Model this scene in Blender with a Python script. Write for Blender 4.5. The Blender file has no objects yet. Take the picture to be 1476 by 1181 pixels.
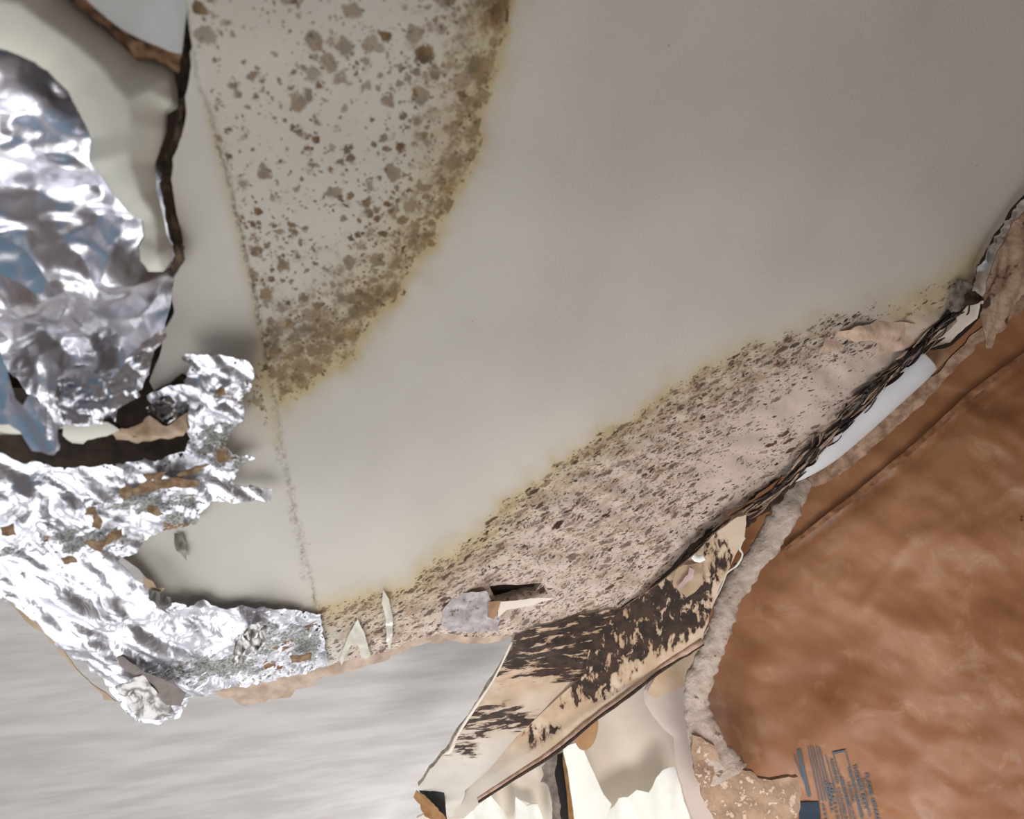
import bpy, math, random
import numpy as np
from mathutils import Vector, Matrix
from mathutils.geometry import delaunay_2d_cdt
random.seed(7)
W, H, F = 1476.0, 1181.0, 1016.0
scn = bpy.context.scene
COL = scn.collection
# ------------------------------------------------------------------ camera
CAM = np.array([0.0, 0.0, 1.6])
CEIL = 0.8                                     # height of the damaged ceiling above the lens
u = np.array([-355.0, 618.5, -1016.0]); u /= np.linalg.norm(u)       # world up seen by the camera
x = np.array([0.866, 0.5, 0.0]); x -= u * (x @ u); x /= np.linalg.norm(x)
y = np.cross(u, x)
M = np.stack([x, y, u])                        # camera vector -> world vector
cd = bpy.data.cameras.new('camera'); cam = bpy.data.objects.new('camera', cd); COL.objects.link(cam)
cam.matrix_world = Matrix.Translation(CAM) @ Matrix(M.tolist()).to_4x4()
cd.sensor_width = 36; cd.lens = 36 * F / W; cd.clip_start = .02
cd.dof.use_dof = True; cd.dof.focus_distance = 1.25; cd.dof.aperture_fstop = 3.2
scn.camera = cam
# ------------------------------------------------------------------ light
w = bpy.data.worlds.new('world'); scn.world = w; w.use_nodes = True
w.node_tree.nodes['Background'].inputs[0].default_value = (.85, .74, .69, 1)
w.node_tree.nodes['Background'].inputs[1].default_value = .30
def area(name, loc, target, size, power, col):
    l = bpy.data.lights.new(name, 'AREA'); l.shape = 'RECTANGLE'; l.size, l.size_y = size
    l.energy = power; l.color = col
    o = bpy.data.objects.new(name, l); COL.objects.link(o); o.location = loc
    o.rotation_euler = (Vector(target) - Vector(loc)).to_track_quat('-Z', 'Y').to_euler(); return o
area('window_light', (-1.35, .75, 1.25), (.0, .5, 2.4), (1.7, 1.5), 25.5, (.95, .985, 1))
area('far_window_light', (-.75, 2.6, 2.0), (-.3, 1.6, 2.6), (1.2, .5), 20, (.96, .985, 1))
area('added_fill_light', (.0, .8, .75), (-.08, 1.75, 2.45), (.6, .6), 4.3, (1, .95, .91)).data.spread = math.radians(84)  # added lamp, aimed up to brighten the boards and papers under the bulkhead
scn.view_settings.view_transform = 'Standard'; scn.view_settings.look = 'None'
scn.view_settings.exposure = 0.0; scn.view_settings.gamma = 1.0; scn.view_settings.use_curve_mapping = False
# ------------------------------------------------------------------ numeric helpers
WIN = np.array([-1.35, .75, 1.25])
def ray(X, Y):
    d = np.stack([(X - W/2) / F, -(Y - H/2) / F, -np.ones_like(X)], -1)
    return d @ M.T
def flat(h):                                   # horizontal surface h above the lens
    return lambda X, Y: h / ray(X, Y)[..., 2]
def plane(*pts):                               # plane through three (px, py, depth) points
    A = np.array([[p[0], p[1], 1.0] for p in pts]); b = np.array([1 / p[2] for p in pts])
    a = np.linalg.solve(A, b)
    return lambda X, Y: 1 / (a[0]*X + a[1]*Y + a[2])
CP = flat(CEIL)
def facing(px, py, t, tgt, mixn=1.):
    """plane through a point, turned so that a mirror there would show the point tgt"""
    p = CAM + ray(np.array(float(px)), np.array(float(py)))*t; a = CAM-p; a /= np.linalg.norm(a); b = tgt-p; b /= np.linalg.norm(b)
    n = a + b; n /= np.linalg.norm(n); n = n*mixn + a*(1-mixn); n /= np.linalg.norm(n); k = (p-CAM) @ n
    return lambda X, Y: k/(ray(X, Y) @ n)
def off(s, k): return lambda X, Y: s(X, Y) * (1 - k)
def P(X, Y, s):
    X = np.asarray(X, float); Y = np.asarray(Y, float)
    t = s(X, Y) if callable(s) else np.full(X.shape, float(s))
    return CAM + ray(X, Y) * t[..., None]
def _h(ix, iy, s):
    n = (ix.astype(np.int64) * 374761393 + iy.astype(np.int64) * 668265263 + s * 1442695041) & 0xffffffff
    n = ((n ^ (n >> 13)) * 1274126177) & 0xffffffff
    return ((n ^ (n >> 16)) & 0xffffff) / 8388607.5 - 1
def vn(X, Y, s=0):
    ix = np.floor(X); iy = np.floor(Y); fx = X - ix; fy = Y - iy
    fx = fx*fx*fx*(fx*(fx*6-15)+10); fy = fy*fy*fy*(fy*(fy*6-15)+10)
    a = _h(ix, iy, s); b = _h(ix+1, iy, s); c = _h(ix, iy+1, s); d = _h(ix+1, iy+1, s)
    return (a*(1-fx)+b*fx)*(1-fy) + (c*(1-fx)+d*fx)*fy
def fbm(X, Y, o=4, s=0):
    r = 0; a = 1; k = 1
    for i in range(o): r = r + a*vn(X*k + 17*i, Y*k - 9*i, s+i); a *= .5; k *= 2.03
    return r
def billow(X, Y, o=3, s=0):
    r = 0; a = 1; k = 1
    for i in range(o):
        th = 1.1*i; r = r + a*np.abs(vn((X*math.cos(th)+Y*math.sin(th))*k+5*i, (-X*math.sin(th)+Y*math.cos(th))*k, s+i)); a *= .5; k *= 2.1
    return r
def ss(a, b, v):
    t = np.clip((v - a) / (b - a), 0, 1); return t*t*(3-2*t)
def pdist(poly, X, Y, closed=False):
    p = np.array(poly, float); q = np.roll(p, -1, 0)
    if not closed: p, q = p[:-1], q[:-1]
    best = np.full(X.shape, 1e9)
    for a, b in zip(p, q):
        d = b - a; L = max(d @ d, 1e-9)
        t = np.clip(((X-a[0])*d[0] + (Y-a[1])*d[1]) / L, 0, 1)
        best = np.minimum(best, np.hypot(X - a[0] - t*d[0], Y - a[1] - t*d[1]))
    return best
def inside(poly, X, Y):
    p = np.array(poly, float); q = np.roll(p, -1, 0); r = np.zeros(X.shape, bool)
    for a, b in zip(p, q):
        if a[1] == b[1]: continue
        c = ((a[1] > Y) != (b[1] > Y)) & (X < (b[0]-a[0])*(Y-a[1])/(b[1]-a[1]) + a[0]); r ^= c
    return r
def sdf(poly, X, Y): return pdist(poly, X, Y, True) * np.where(inside(poly, X, Y), 1, -1)
def rag(poly, amp, step=7, seed=0, closed=True):
    if amp <= 0: return list(poly)
    rs = np.random.RandomState(seed + 11); out = []; s = 0.0
    n = len(poly)
    for i in range(n if closed else n-1):
        a = np.array(poly[i], float); b = np.array(poly[(i+1) % n], float); L = np.hypot(*(b-a)); k = max(1, int(L/step))
        nrm = np.array([-(b-a)[1], (b-a)[0]]) / max(L, 1e-6)
        for j in range(k):
            t = j/k; s += L/k
            o = amp*(.7*vn(np.array(s/(step*3.1)), np.array(seed*3.3), seed) + .5*(rs.rand()-.5)) if (j or k == 1) else 0
            v = a + (b-a)*t + nrm*o; out.append((float(v[0]), float(v[1])))
    return out
def calm(ring, line):
    R = np.array(ring); L = np.array(line, float); out = []
    for q in R:
        if pdist(line, q[:1], q[1:])[0] < 3.2 and L[:, 1].min() < q[1] < L[:, 1].max(): q = np.array([np.interp(q[1], L[:, 1], L[:, 0]), q[1]])
        out.append((float(q[0]), float(q[1])))
    return out
# ------------------------------------------------------------------ object helpers
def props(o, label=None, cat=None, group=None, kind=None):
    for k, v in (('label', label), ('category', cat), ('group', group), ('kind', kind)):
        if v: o[k] = v
    return o
def empty(name, px, py, s, *a, **k):
    o = bpy.data.objects.new(name, None); COL.objects.link(o); o.empty_display_size = .02
    o.location = P(px, py, s).tolist(); return props(o, *a, **k)
def link(name, me, parent=None, center=True):
    v = np.empty(len(me.vertices)*3); me.vertices.foreach_get('co', v); v = v.reshape(-1, 3)
    c = v.mean(0) if center else np.zeros(3)
    me.vertices.foreach_set('co', (v - c).ravel())
    o = bpy.data.objects.new(name, me); COL.objects.link(o)
    if parent:
        o.parent = parent; o.location = (Vector(c.tolist()) - wloc(parent))
    else: o.location = c.tolist()
    return o
def wloc(o):
    v = Vector(o.location)
    while o.parent: o = o.parent; v += Vector(o.location)
    return v
def mesh(name, V, Fc, mats, idx=None, smooth=True, attrs=None):
    me = bpy.data.meshes.new(name); me.from_pydata([tuple(a) for a in V], [], [tuple(int(i) for i in f) for f in Fc])
    for m in mats: me.materials.append(m)
    if idx is not None: me.polygons.foreach_set('material_index', np.array(idx, dtype=np.int32))
    me.polygons.foreach_set('use_smooth', np.full(len(me.polygons), bool(smooth)))
    if attrs:
        for k, a in attrs.items():
            at = me.attributes.new(k, 'FLOAT', 'POINT'); at.data.foreach_set('value', np.asarray(a, dtype=np.float32))
    me.update(); return me
def sheet(name, poly, surf, grid, mats, disp=None, thick=.004, attrs=None, holes=(), ragged=0, step=7,
          parent=None, smooth=True, seed=1, cull=None, noedge=None):
    """a sheet of board, paper or foil: outline filled with a fine mesh, relief along its normal, real thickness"""
    if not callable(surf): t0 = surf; surf = lambda X, Y: np.full(np.shape(X), float(t0))
    rings = [rag(poly, ragged, step, seed) if noedge is None else calm(rag(poly, ragged, step, seed), noedge)] + [rag(h, min(ragged, 2.5) if ragged else 0, step, seed+5+i) for i, h in enumerate(holes)]
    pts = []; edges = []
    for r in rings:
        b = len(pts); pts += r; edges += [(b+i, b+(i+1) % len(r)) for i in range(len(r))]
    R = np.array(rings[0]); x0, y0 = R.min(0); x1, y1 = R.max(0)
    gx, gy = np.meshgrid(np.arange(x0+grid/2, x1, grid), np.arange(y0+grid/2, y1, grid*.87))
    gx = gx + (np.arange(gx.shape[0]) % 2)[:, None]*grid*.5
    rs = np.random.RandomState(seed); gx = gx + (rs.rand(*gx.shape)-.5)*grid*.35; gy = gy + (rs.rand(*gy.shape)-.5)*grid*.35
    gx = gx.ravel(); gy = gy.ravel(); keep = inside(rings[0], gx, gy) & (pdist(rings[0], gx, gy, True) > grid*.4)
    for h in rings[1:]: keep &= ~inside(h, gx, gy) & (pdist(h, gx, gy, True) > grid*.4)
    pts += list(zip(gx[keep].tolist(), gy[keep].tolist()))
    vo, _, fo, _, _, _ = delaunay_2d_cdt([Vector(p) for p in pts], edges, [], 0, 1e-4)
    V2 = np.array([tuple(v) for v in vo]); T = np.array([f for f in fo if len(f) == 3])
    c = V2[T].mean(1); k = inside(rings[0], c[:, 0], c[:, 1])
    for h in rings[1:]: k &= ~inside(h, c[:, 0], c[:, 1])
    if cull is not None: k &= ~cull(c[:, 0], c[:, 1])
    T = T[k]; used = np.unique(T); remap = np.full(len(V2), -1); remap[used] = np.arange(len(used)); V2 = V2[used]; T = remap[T]
    X, Y = V2[:, 0], V2[:, 1]
    p = P(X, Y, surf); n = np.cross(P(X+1, Y, surf)-p, P(X, Y+1, surf)-p); n /= np.linalg.norm(n, axis=1)[:, None]
    n *= np.where(((CAM - p)*n).sum(1) > 0, 1, -1)[:, None]
    if disp is not None: p = p + n*disp(X, Y)[:, None]
    # orient triangles to the lens
    a, b2, c2 = p[T[:, 0]], p[T[:, 1]], p[T[:, 2]]
    fn = np.cross(b2-a, c2-a); flip = (fn*(CAM-a)).sum(1) < 0; T[flip] = T[flip][:, ::-1]
    nv = len(p); q = p - n*thick
    E = np.concatenate([T[:, [0, 1]], T[:, [1, 2]], T[:, [2, 0]]]); key = E[:, 0].astype(np.int64)*nv + E[:, 1]; rk = E[:, 1].astype(np.int64)*nv + E[:, 0]
    B = E[~np.isin(key, rk)]
    # rim has vertices of its own so that its shading stays crisp
    rim = np.concatenate([p[B[:, 0]], p[B[:, 1]], q[B[:, 0]], q[B[:, 1]]]); m = len(B); o = 2*nv
    side = [(o+i, o+2*m+i, o+3*m+i, o+m+i) for i in range(m)]
    Vall = np.concatenate([p, q, rim]); faces = T.tolist() + (T[:, ::-1]+nv).tolist() + side
    idx = [0]*len(T) + [len(mats)-1]*len(T) + [len(mats)-1]*m
    at = {}
    if attrs:
        for k_, f in attrs.items():
            v = f(X, Y); at[k_] = np.concatenate([v, v, v[B[:, 0]], v[B[:, 1]], v[B[:, 0]], v[B[:, 1]]])
    me = mesh(name, Vall, faces, mats, idx, smooth, at)
    return link(name, me, parent)
def curl(name, path, mats, a0=-110, a1=110, n=16, thick=.0012, parent=None, bump=0, seed=0, sub=6, squash=1, attrs=None, cap=False):
    """rolled paper / torn strip that follows a path of (px, py, depth, radius px)"""
    p = np.array(path, float); k = np.linspace(0, len(p)-1, (len(p)-1)*sub+1)
    def cr(c):
        i = np.clip(np.floor(k).astype(int), 0, len(p)-2); t = k-i
        g = lambda j: p[np.clip(j, 0, len(p)-1), c]
        return .5*((2*g(i)) + (g(i+1)-g(i-1))*t + (2*g(i-1)-5*g(i)+4*g(i+1)-g(i+2))*t*t + (-g(i-1)+3*g(i)-3*g(i+1)+g(i+2))*t**3)
    X, Y, D, R = (cr(c) for c in range(4)); c3 = CAM + ray(X, Y)*D[:, None]; r = np.maximum(R, .3)*D/F
    ax = np.gradient(c3, axis=0); ax /= np.linalg.norm(ax, axis=1)[:, None]
    v = CAM - c3; v -= ax*(v*ax).sum(1)[:, None]; v /= np.linalg.norm(v, axis=1)[:, None]; s = np.cross(ax, v)
    ang = np.radians(np.linspace(a0, a1, n)); V = []; U = []; S = []
    full = (a1-a0) >= 359
    for j in range(len(k)):
        for i, a in enumerate(ang):
            rr = r[j]*(1 + bump*float(fbm(np.array(j*.55+seed*7.), np.array(math.sin(a)*1.7+math.cos(a)), 3, seed)))
            V.append(c3[j] + s[j]*rr*math.sin(a) + v[j]*rr*math.cos(a)*squash); U.append(j/len(k)); S.append(i/n)
    Fc = [(j*n+i, (j+1)*n+i, (j+1)*n+i+1, j*n+i+1) for j in range(len(k)-1) for i in range(n-1)]
    if cap: Fc += [tuple(range(n))[::-1], tuple((len(k)-1)*n+i for i in range(n))]
    me = mesh(name, V, Fc, mats, None, True, {'cu': U, 'cv': S})
    o = link(name, me, parent)
    if thick:
        md = o.modifiers.new('thickness', 'SOLIDIFY'); md.thickness = thick; md.offset = 0
    return o
# ------------------------------------------------------------------ materials
def lin(r, g, b): return tuple(((c/255)/12.92 if c/255 <= .04045 else ((c/255+.055)/1.055)**2.4) for c in (r, g, b)) + (1,)
class N:
    def __init__(s, name):
        s.m = bpy.data.materials.new(name); s.m.use_nodes = True; s.t = s.m.node_tree; s.b = s.t.nodes['Principled BSDF']
        s.co = s.t.nodes.new('ShaderNodeTexCoord').outputs['Object']
    def put(s, inp, v):
        if isinstance(v, bpy.types.NodeSocket): s.t.links.new(v, inp)
        elif v is not None:
            if hasattr(inp.default_value, '__len__') and isinstance(v, (int, float)): v = (v,)*len(inp.default_value)
            inp.default_value = v
    def set(s, **k):
        for a, v in k.items(): s.put(s.b.inputs[a.replace('_', ' ')], v)
        return s
    def math(s, op, a, b=None, c=None):
        n = s.t.nodes.new('ShaderNodeMath'); n.operation = op
        for i, v in enumerate((a, b, c)):
            if v is not None: s.put(n.inputs[i], v)
        return n.outputs[0]
    def attr(s, name):
        n = s.t.nodes.new('ShaderNodeAttribute'); n.attribute_name = name; return n.outputs['Fac']
    def noise(s, scale, detail=4, rough=.55, vec=None, dist=0, out='Fac'):
        n = s.t.nodes.new('ShaderNodeTexNoise'); s.put(n.inputs['Vector'], vec or s.co); n.inputs['Scale'].default_value = scale
        n.inputs['Detail'].default_value = detail; n.inputs['Roughness'].default_value = rough; n.inputs['Distortion'].default_value = dist
        return n.outputs[out]
    def vor(s, scale, vec=None, feature='F1'):
        n = s.t.nodes.new('ShaderNodeTexVoronoi'); n.feature = feature; s.put(n.inputs['Vector'], vec or s.co); n.inputs['Scale'].default_value = scale
        return n.outputs['Distance'], n.outputs['Color'] if feature == 'F1' else None
    def mapr(s, v, a, b, c=0., d=1., smooth=True):
        n = s.t.nodes.new('ShaderNodeMapRange'); n.interpolation_type = 'SMOOTHSTEP' if smooth else 'LINEAR'
        for i, q in enumerate((v, a, b, c, d)): s.put(n.inputs[i], q)
        return n.outputs[0]
    def mix(s, f, a, b, mode='MIX'):
        n = s.t.nodes.new('ShaderNodeMix'); n.data_type = 'RGBA'; n.blend_type = mode
        s.put(n.inputs[0], f); s.put(n.inputs[6], a); s.put(n.inputs[7], b); return n.outputs[2]
    def vscale(s, vec, sc):
        n = s.t.nodes.new('ShaderNodeMapping'); s.put(n.inputs[0], vec); n.inputs['Scale'].default_value = sc; return n.outputs[0]
    def combine(s, a, b, c=0.):
        n = s.t.nodes.new('ShaderNodeCombineXYZ'); s.put(n.inputs[0], a); s.put(n.inputs[1], b); s.put(n.inputs[2], c); return n.outputs[0]
    def sep(s, v):
        n = s.t.nodes.new('ShaderNodeSeparateColor'); s.put(n.inputs[0], v); return n.outputs
    def warp(s, amt, scale):
        n = s.t.nodes.new('ShaderNodeVectorMath'); n.operation = 'MULTIPLY_ADD'
        s.put(n.inputs[0], s.noise(scale, 3, out='Color')); n.inputs[1].default_value = (amt,)*3; s.put(n.inputs[2], s.co); return n.outputs[0]
    def bump(s, h, strength=.3, dist=.001):
        n = s.t.nodes.new('ShaderNodeBump'); n.inputs['Strength'].default_value = strength; n.inputs['Distance'].default_value = dist
        s.put(n.inputs['Height'], h); s.put(s.b.inputs['Normal'], n.outputs[0]); return s

def drywall_mat():
    n = N('drywall_paper'); w_ = n.warp(.012, 60)
    base = n.mix(n.mapr(n.noise(5, 3), .3, .7), lin(214, 208, 199), lin(205, 199, 190))
    base = n.mix(n.mapr(n.noise(1800, 2), .3, .75, 0, .10), base, lin(150, 140, 130))
    # specks of dirt
    d, c = n.vor(26); sp = n.math('MULTIPLY', n.mapr(d, .05, .02), n.mapr(n.sep(c)[0], .80, .82))
    base = n.mix(n.math('MULTIPLY', sp, .6), base, lin(110, 95, 80))
    pink = n.attr('pink'); base = n.mix(pink, base, lin(208, 188, 174))
    halo = n.attr('halo'); base = n.mix(halo, base, n.mix(n.mapr(n.noise(30, 4), .3, .7), lin(200, 182, 146), lin(186, 164, 124)))
    def spots(scale, dens, lo, hi, vec=w_):
        d, c = n.vor(scale, vec); s3 = n.sep(c)
        r = n.mapr(s3[0], 0, 1, lo, hi, False)
        d2 = n.math('ADD', d, n.math('MULTIPLY', n.math('SUBTRACT', n.noise(scale*3.2, 3), .5), .55))
        e = n.mapr(n.math('SUBTRACT', r, d2), -.07, .09)
        p = n.mapr(n.math('SUBTRACT', dens, s3[1]), .0, .06)
        tone = n.mapr(s3[2], 0, 1, .6, 1.1, False)
        return n.math('MULTIPLY', n.math('MULTIPLY', e, p), tone)
    mx = lambda a, b: n.math('MAXIMUM', a, b)
    m1 = n.attr('m1'); clump = n.mapr(n.noise(20, 3), .38, .60, .45, 1.6)
    d1 = n.math('MULTIPLY', m1, clump)
    s1 = mx(mx(spots(46, n.math('MULTIPLY', d1, .95), .25, .5), spots(95, d1, .2, .45)), spots(190, n.math('MULTIPLY', d1, .8), .2, .42))
    fuzz = n.math('MULTIPLY', n.mapr(n.math('ADD', n.noise(58, 7, .7), n.math('MULTIPLY', m1, .35)), .74, .97), .9)
    s1 = mx(s1, fuzz)
    col1 = n.mix(n.mapr(n.noise(55, 3), .35, .65), lin(128, 98, 58), lin(86, 63, 34))
    out = n.mix(n.math('MULTIPLY', s1, .88), base, col1)
    m2 = n.attr('m2'); wv = n.vscale(w_, (.50, 1.25, 1))
    cl2 = n.math('MULTIPLY', m2, n.mapr(n.noise(24, 4, .6), .36, .58, .45, 2.0))
    s2 = mx(mx(spots(75, n.math('MULTIPLY', cl2, .75), .2, .46, wv), spots(150, cl2, .18, .42, wv)), spots(300, n.math('MULTIPLY', cl2, .9), .18, .4, wv))
    fz2 = n.math('MULTIPLY', n.mapr(n.math('ADD', n.noise(50, 7, .7, n.vscale(n.co, (.5, 1.2, 1))), n.math('MULTIPLY', m2, .36)), .74, .95), .75)
    out = n.mix(n.math('MULTIPLY', fz2, .75), out, lin(150, 116, 82))
    col2 = n.mix(n.mapr(n.noise(40, 3), .4, .6), lin(96, 68, 46), lin(60, 42, 30))
    out = n.mix(n.math('MULTIPLY', s2, .95), out, col2)
    # scratches and seam grime
    out = n.mix(n.math('MULTIPLY', n.attr('seam'), n.mapr(n.noise(170, 5, .7), .38, .6)), out, lin(95, 75, 55))
    # black rot near the torn edge
    bk = n.attr('blk'); nb = n.noise(26, 8, .72, n.vscale(n.co, (.35, 1.3, 1)), .6)
    b = n.mapr(n.math('ADD', nb, n.math('MULTIPLY', bk, .55)), .80, .88)
    out = n.mix(b, out, lin(38, 30, 27))
    n.set(Base_Color=out, Roughness=.85)
    h = n.math('ADD', n.noise(700, 2), n.math('MULTIPLY', n.math('MAXIMUM', s1, s2), -.8))
    h = n.math('ADD', h, n.math('MULTIPLY', n.noise(90, 5), n.math('MULTIPLY', m2, 3.0)))
    n.bump(h, .35, .0012); return n.m
DRY = drywall_mat()
def plain(name, a, b=None, rough=.8, scale=30, bumps=.3, bscale=300, bdist=.001, spots=None, det=4):
    n = N(name); c = a if b is None else n.mix(n.mapr(n.noise(scale, det, .6), .32, .68), a, b)
    if spots: c = n.mix(n.mapr(n.noise(spots[1], 6, .65), spots[2], spots[2]+.06), c, spots[0])
    n.set(Base_Color=c, Roughness=rough)
    if bumps: n.bump(n.noise(bscale, 5), bumps, bdist)
    return n.m
GYP = plain('gypsum_core', lin(188, 176, 160), lin(150, 135, 118), .95, 90, .8, 260, .002)
BROWNPAPER = plain('brown_backing_paper', lin(170, 132, 100), lin(140, 104, 76), .85, 40)
DARKEDGE = plain('dark_burnt_paper_edge', lin(70, 48, 32), lin(38, 26, 20), .9, 80)
CREAM = plain('cream_board_face', lin(208, 205, 194), lin(200, 196, 183), .8, 12, .1)
GREYCAP = plain('pale_grey_board_face', lin(200, 200, 198), lin(190, 190, 187), .8, 12, .1)
WHITEP = plain('white_peeled_paper', lin(250, 250, 244), lin(243, 242, 232), .8, 20, .2)
ROLLP = plain('white_smooth_paper', lin(222, 222, 224), lin(214, 213, 215), .6, 8, .05)
TANP = plain('tan_liner_paper', lin(192, 168, 142), lin(178, 152, 124), .85, 18)
BEIGEP = plain('beige_board_paper', lin(232, 220, 206), lin(226, 213, 198), .85, 12, .15)
PINKP = plain('pinkish_board_paper', lin(200, 184, 174), lin(194, 176, 166), .85, 14, .15)
ROOF_HOLE_D = plain('roof_and_hole_dark', lin(58, 40, 28), lin(34, 24, 18), .9, 12)
WOOD = plain('raw_batten_wood', lin(196, 150, 96), lin(170, 122, 72), .7, 60)
GREYP = plain('grey_dusty_paper', lin(140, 128, 120), lin(105, 92, 84), .9, 60, .4)
def pale_mat():
    n = N('pale_ceiling_paint'); v = n.vscale(n.co, (1.6, .32, 1)); mp = v.node; mp.vector_type = 'TEXTURE'; mp.inputs['Rotation'].default_value = (0, 0, math.radians(36))
    c = n.mix(n.mapr(n.noise(6, 5, .6, v), .35, .65), lin(184, 180, 178), lin(168, 162, 159))
    n.set(Base_Color=c, Roughness=.7); n.bump(n.noise(20, 5, .6, v), .15, .004); return n.m
PALE = pale_mat()
def foil_mat(name='aluminium_foil', rough=.40, tint=(208, 207, 214), fb=.45):
    n = N(name); wr = n.attr('wear')
    nz = n.math('ADD', n.noise(75, 9, .75, n.vscale(n.co, (.7, 1.3, 1)), .3), n.math('MULTIPLY', wr, .42))
    f = n.mapr(nz, .70, .72)
    grey = n.mix(n.mapr(n.noise(300, 4), .4, .6), lin(176, 176, 172), lin(118, 118, 114))
    brn = n.mix(n.mapr(n.noise(60, 4), .35, .65), lin(150, 118, 84), lin(110, 76, 48))
    under = n.mix(n.mapr(n.noise(22, 3), .56, .60), grey, brn)
    n.set(Base_Color=n.mix(f, lin(*tint), under), Metallic=n.mapr(nz, .70, .72, 1, 0),
          Roughness=n.mapr(nz, .70, .72, rough, .85))
    cr = n.math('ABSOLUTE', n.math('SUBTRACT', n.noise(26, 3, .5, dist=.6), .5))
    c2 = n.math('ABSOLUTE', n.math('SUBTRACT', n.noise(80, 3, .5, dist=.4), .5))
    h = n.math('ADD', n.math('MULTIPLY', cr, 3.0), n.math('ADD', n.math('MULTIPLY', c2, n.math('ADD', .25, n.math('MULTIPLY', wr, 1.3))), n.math('MULTIPLY', f, -.4)))
    n.bump(h, fb, .004); return n.m
FOIL = foil_mat()
SMOOTHFOIL = foil_mat('smooth_foil', .40, (238, 236, 244), .14)
REFLECTOR = np.array([-.9, -.8, 1.5])  # centre of the added blue sheet that the foil folds mirror
def streak_mat():
    n = N('black_mouldy_paper'); uv = n.combine(n.attr('su'), n.attr('sv'))
    nz = n.noise(1.0, 7, .62, uv, .35); b = n.attr('blk')
    ib = n.math('SUBTRACT', 1., b); T = n.math('ADD', .415, n.math('MULTIPLY', n.math('MULTIPLY', ib, ib), .40))
    v = n.math('ADD', n.math('SUBTRACT', nz, T), .5); f = n.mapr(v, .49, .53)
    base = n.mix(n.mapr(n.noise(14, 3), .35, .65), lin(208, 186, 164), lin(186, 158, 130))
    base = n.mix(n.attr('lite'), base, lin(196, 188, 178))
    base = n.mix(n.mapr(v, .40, .52, 0, .55), base, lin(140, 105, 76))
    n.set(Base_Color=n.mix(f, base, n.mix(n.mapr(n.noise(50, 4), .4, .62), lin(42, 29, 23), lin(66, 46, 35))), Roughness=.85)
    n.bump(n.noise(250, 4), .3, .001); return n.m
STREAK = streak_mat()
def kraft_mat():
    n = N('brown_kraft_facing'); v = n.vscale(n.co, (1, 1, 1))
    c = n.mix(n.mapr(n.noise(3.5, 5, .6, dist=.5), .3, .7), lin(180, 128, 90), lin(146, 94, 58))
    c = n.mix(n.mapr(n.noise(14, 6, .65, dist=.6), .52, .72, 0, .45), c, lin(200, 160, 126))
    c = n.mix(n.mapr(n.noise(9, 8, .7, dist=.8), .60, .70, 0, .30), c, lin(112, 72, 44))
    c = n.mix(n.mapr(n.noise(500, 3), .3, .8, 0, .25), c, lin(130, 86, 54))
    d, cc = n.vor(13, n.warp(.05, 25)); sp = n.math('MULTIPLY', n.mapr(d, .07, .03), n.mapr(n.sep(cc)[0], .8, .82))
    c = n.mix(n.math('MULTIPLY', sp, .75), c, lin(66, 44, 34))
    c = n.mix(n.math('MULTIPLY', n.attr('seam'), .8), c, lin(70, 42, 26))
    n.set(Base_Color=c, Roughness=n.mapr(n.noise(10, 4), .3, .7, .38, .55), Specular_IOR_Level=.5)
    n.bump(n.math('ADD', n.noise(14, 5, .6, dist=.5), n.math('MULTIPLY', n.noise(420, 3), .14)), .14, .008); return n.m
KRAFT = kraft_mat()
def ink_mat(name, a): return plain(name, a, None, .6, 10, 0)
INK = ink_mat('faded_blue_ink', lin(74, 92, 104)); NAVY = ink_mat('navy_ink', lin(24, 44, 66)); BLACK = ink_mat('black_shade', lin(10, 8, 8))
GYPSTRIP = plain('rough_grey_gypsum', lin(200, 184, 172), lin(176, 158, 144), .95, 40, .9, 110, .004, (lin(120, 98, 80), 36, .62))
GYPMOTT = plain('mottled_gypsum', lin(178, 150, 126), lin(150, 122, 100), .95, 30, .9, 120, .004, (lin(212, 190, 172), 60, .56))
TAPE = N('clear_glue_film').set(Base_Color=lin(208, 204, 190), Roughness=.25).m
# ================================================================== STRUCTURE
def slab(name, x0, x1, y0, y1, z, t, m, label=None):
    V = [(a, b, c) for c in (z, z+t) for (a, b) in ((x0, y0), (x1, y0), (x1, y1), (x0, y1))]
    me = mesh(name, V, [(3, 2, 1, 0), (4, 5, 6, 7), (0, 1, 5, 4), (1, 2, 6, 5), (2, 3, 7, 6), (3, 0, 4, 7)], [m], None, False)
    return props(link(name, me), label, None, None, 'structure')
FLOORM = plain('room_floor', lin(206, 198, 194), lin(184, 176, 172), .6, 3)
slab('floor', -3, 3, -2.5, 4.5, -.05, .05, FLOORM, 'plain floor of the room below the torn ceiling')
slab('roof_deck', -3, 3, -2.5, 4.5, 3.3, .05, ROOF_HOLE_D, 'dark roof boards above the torn ceiling')
UP = flat(1.12)
sheet('ceiling_upper', [(-700, 640), (330, 760), (640, 840), (800, 860), (960, 980), (900, 1500), (-700, 1700)], UP, 40, [PALE], thick=.012, seed=3,
      disp=lambda X, Y: .006*fbm(X/160, Y/60, 3, 4))['kind'] = 'structure'
bpy.data.objects['ceiling_upper']['label'] = 'smooth pale ceiling seen behind and below the torn foil'

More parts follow.
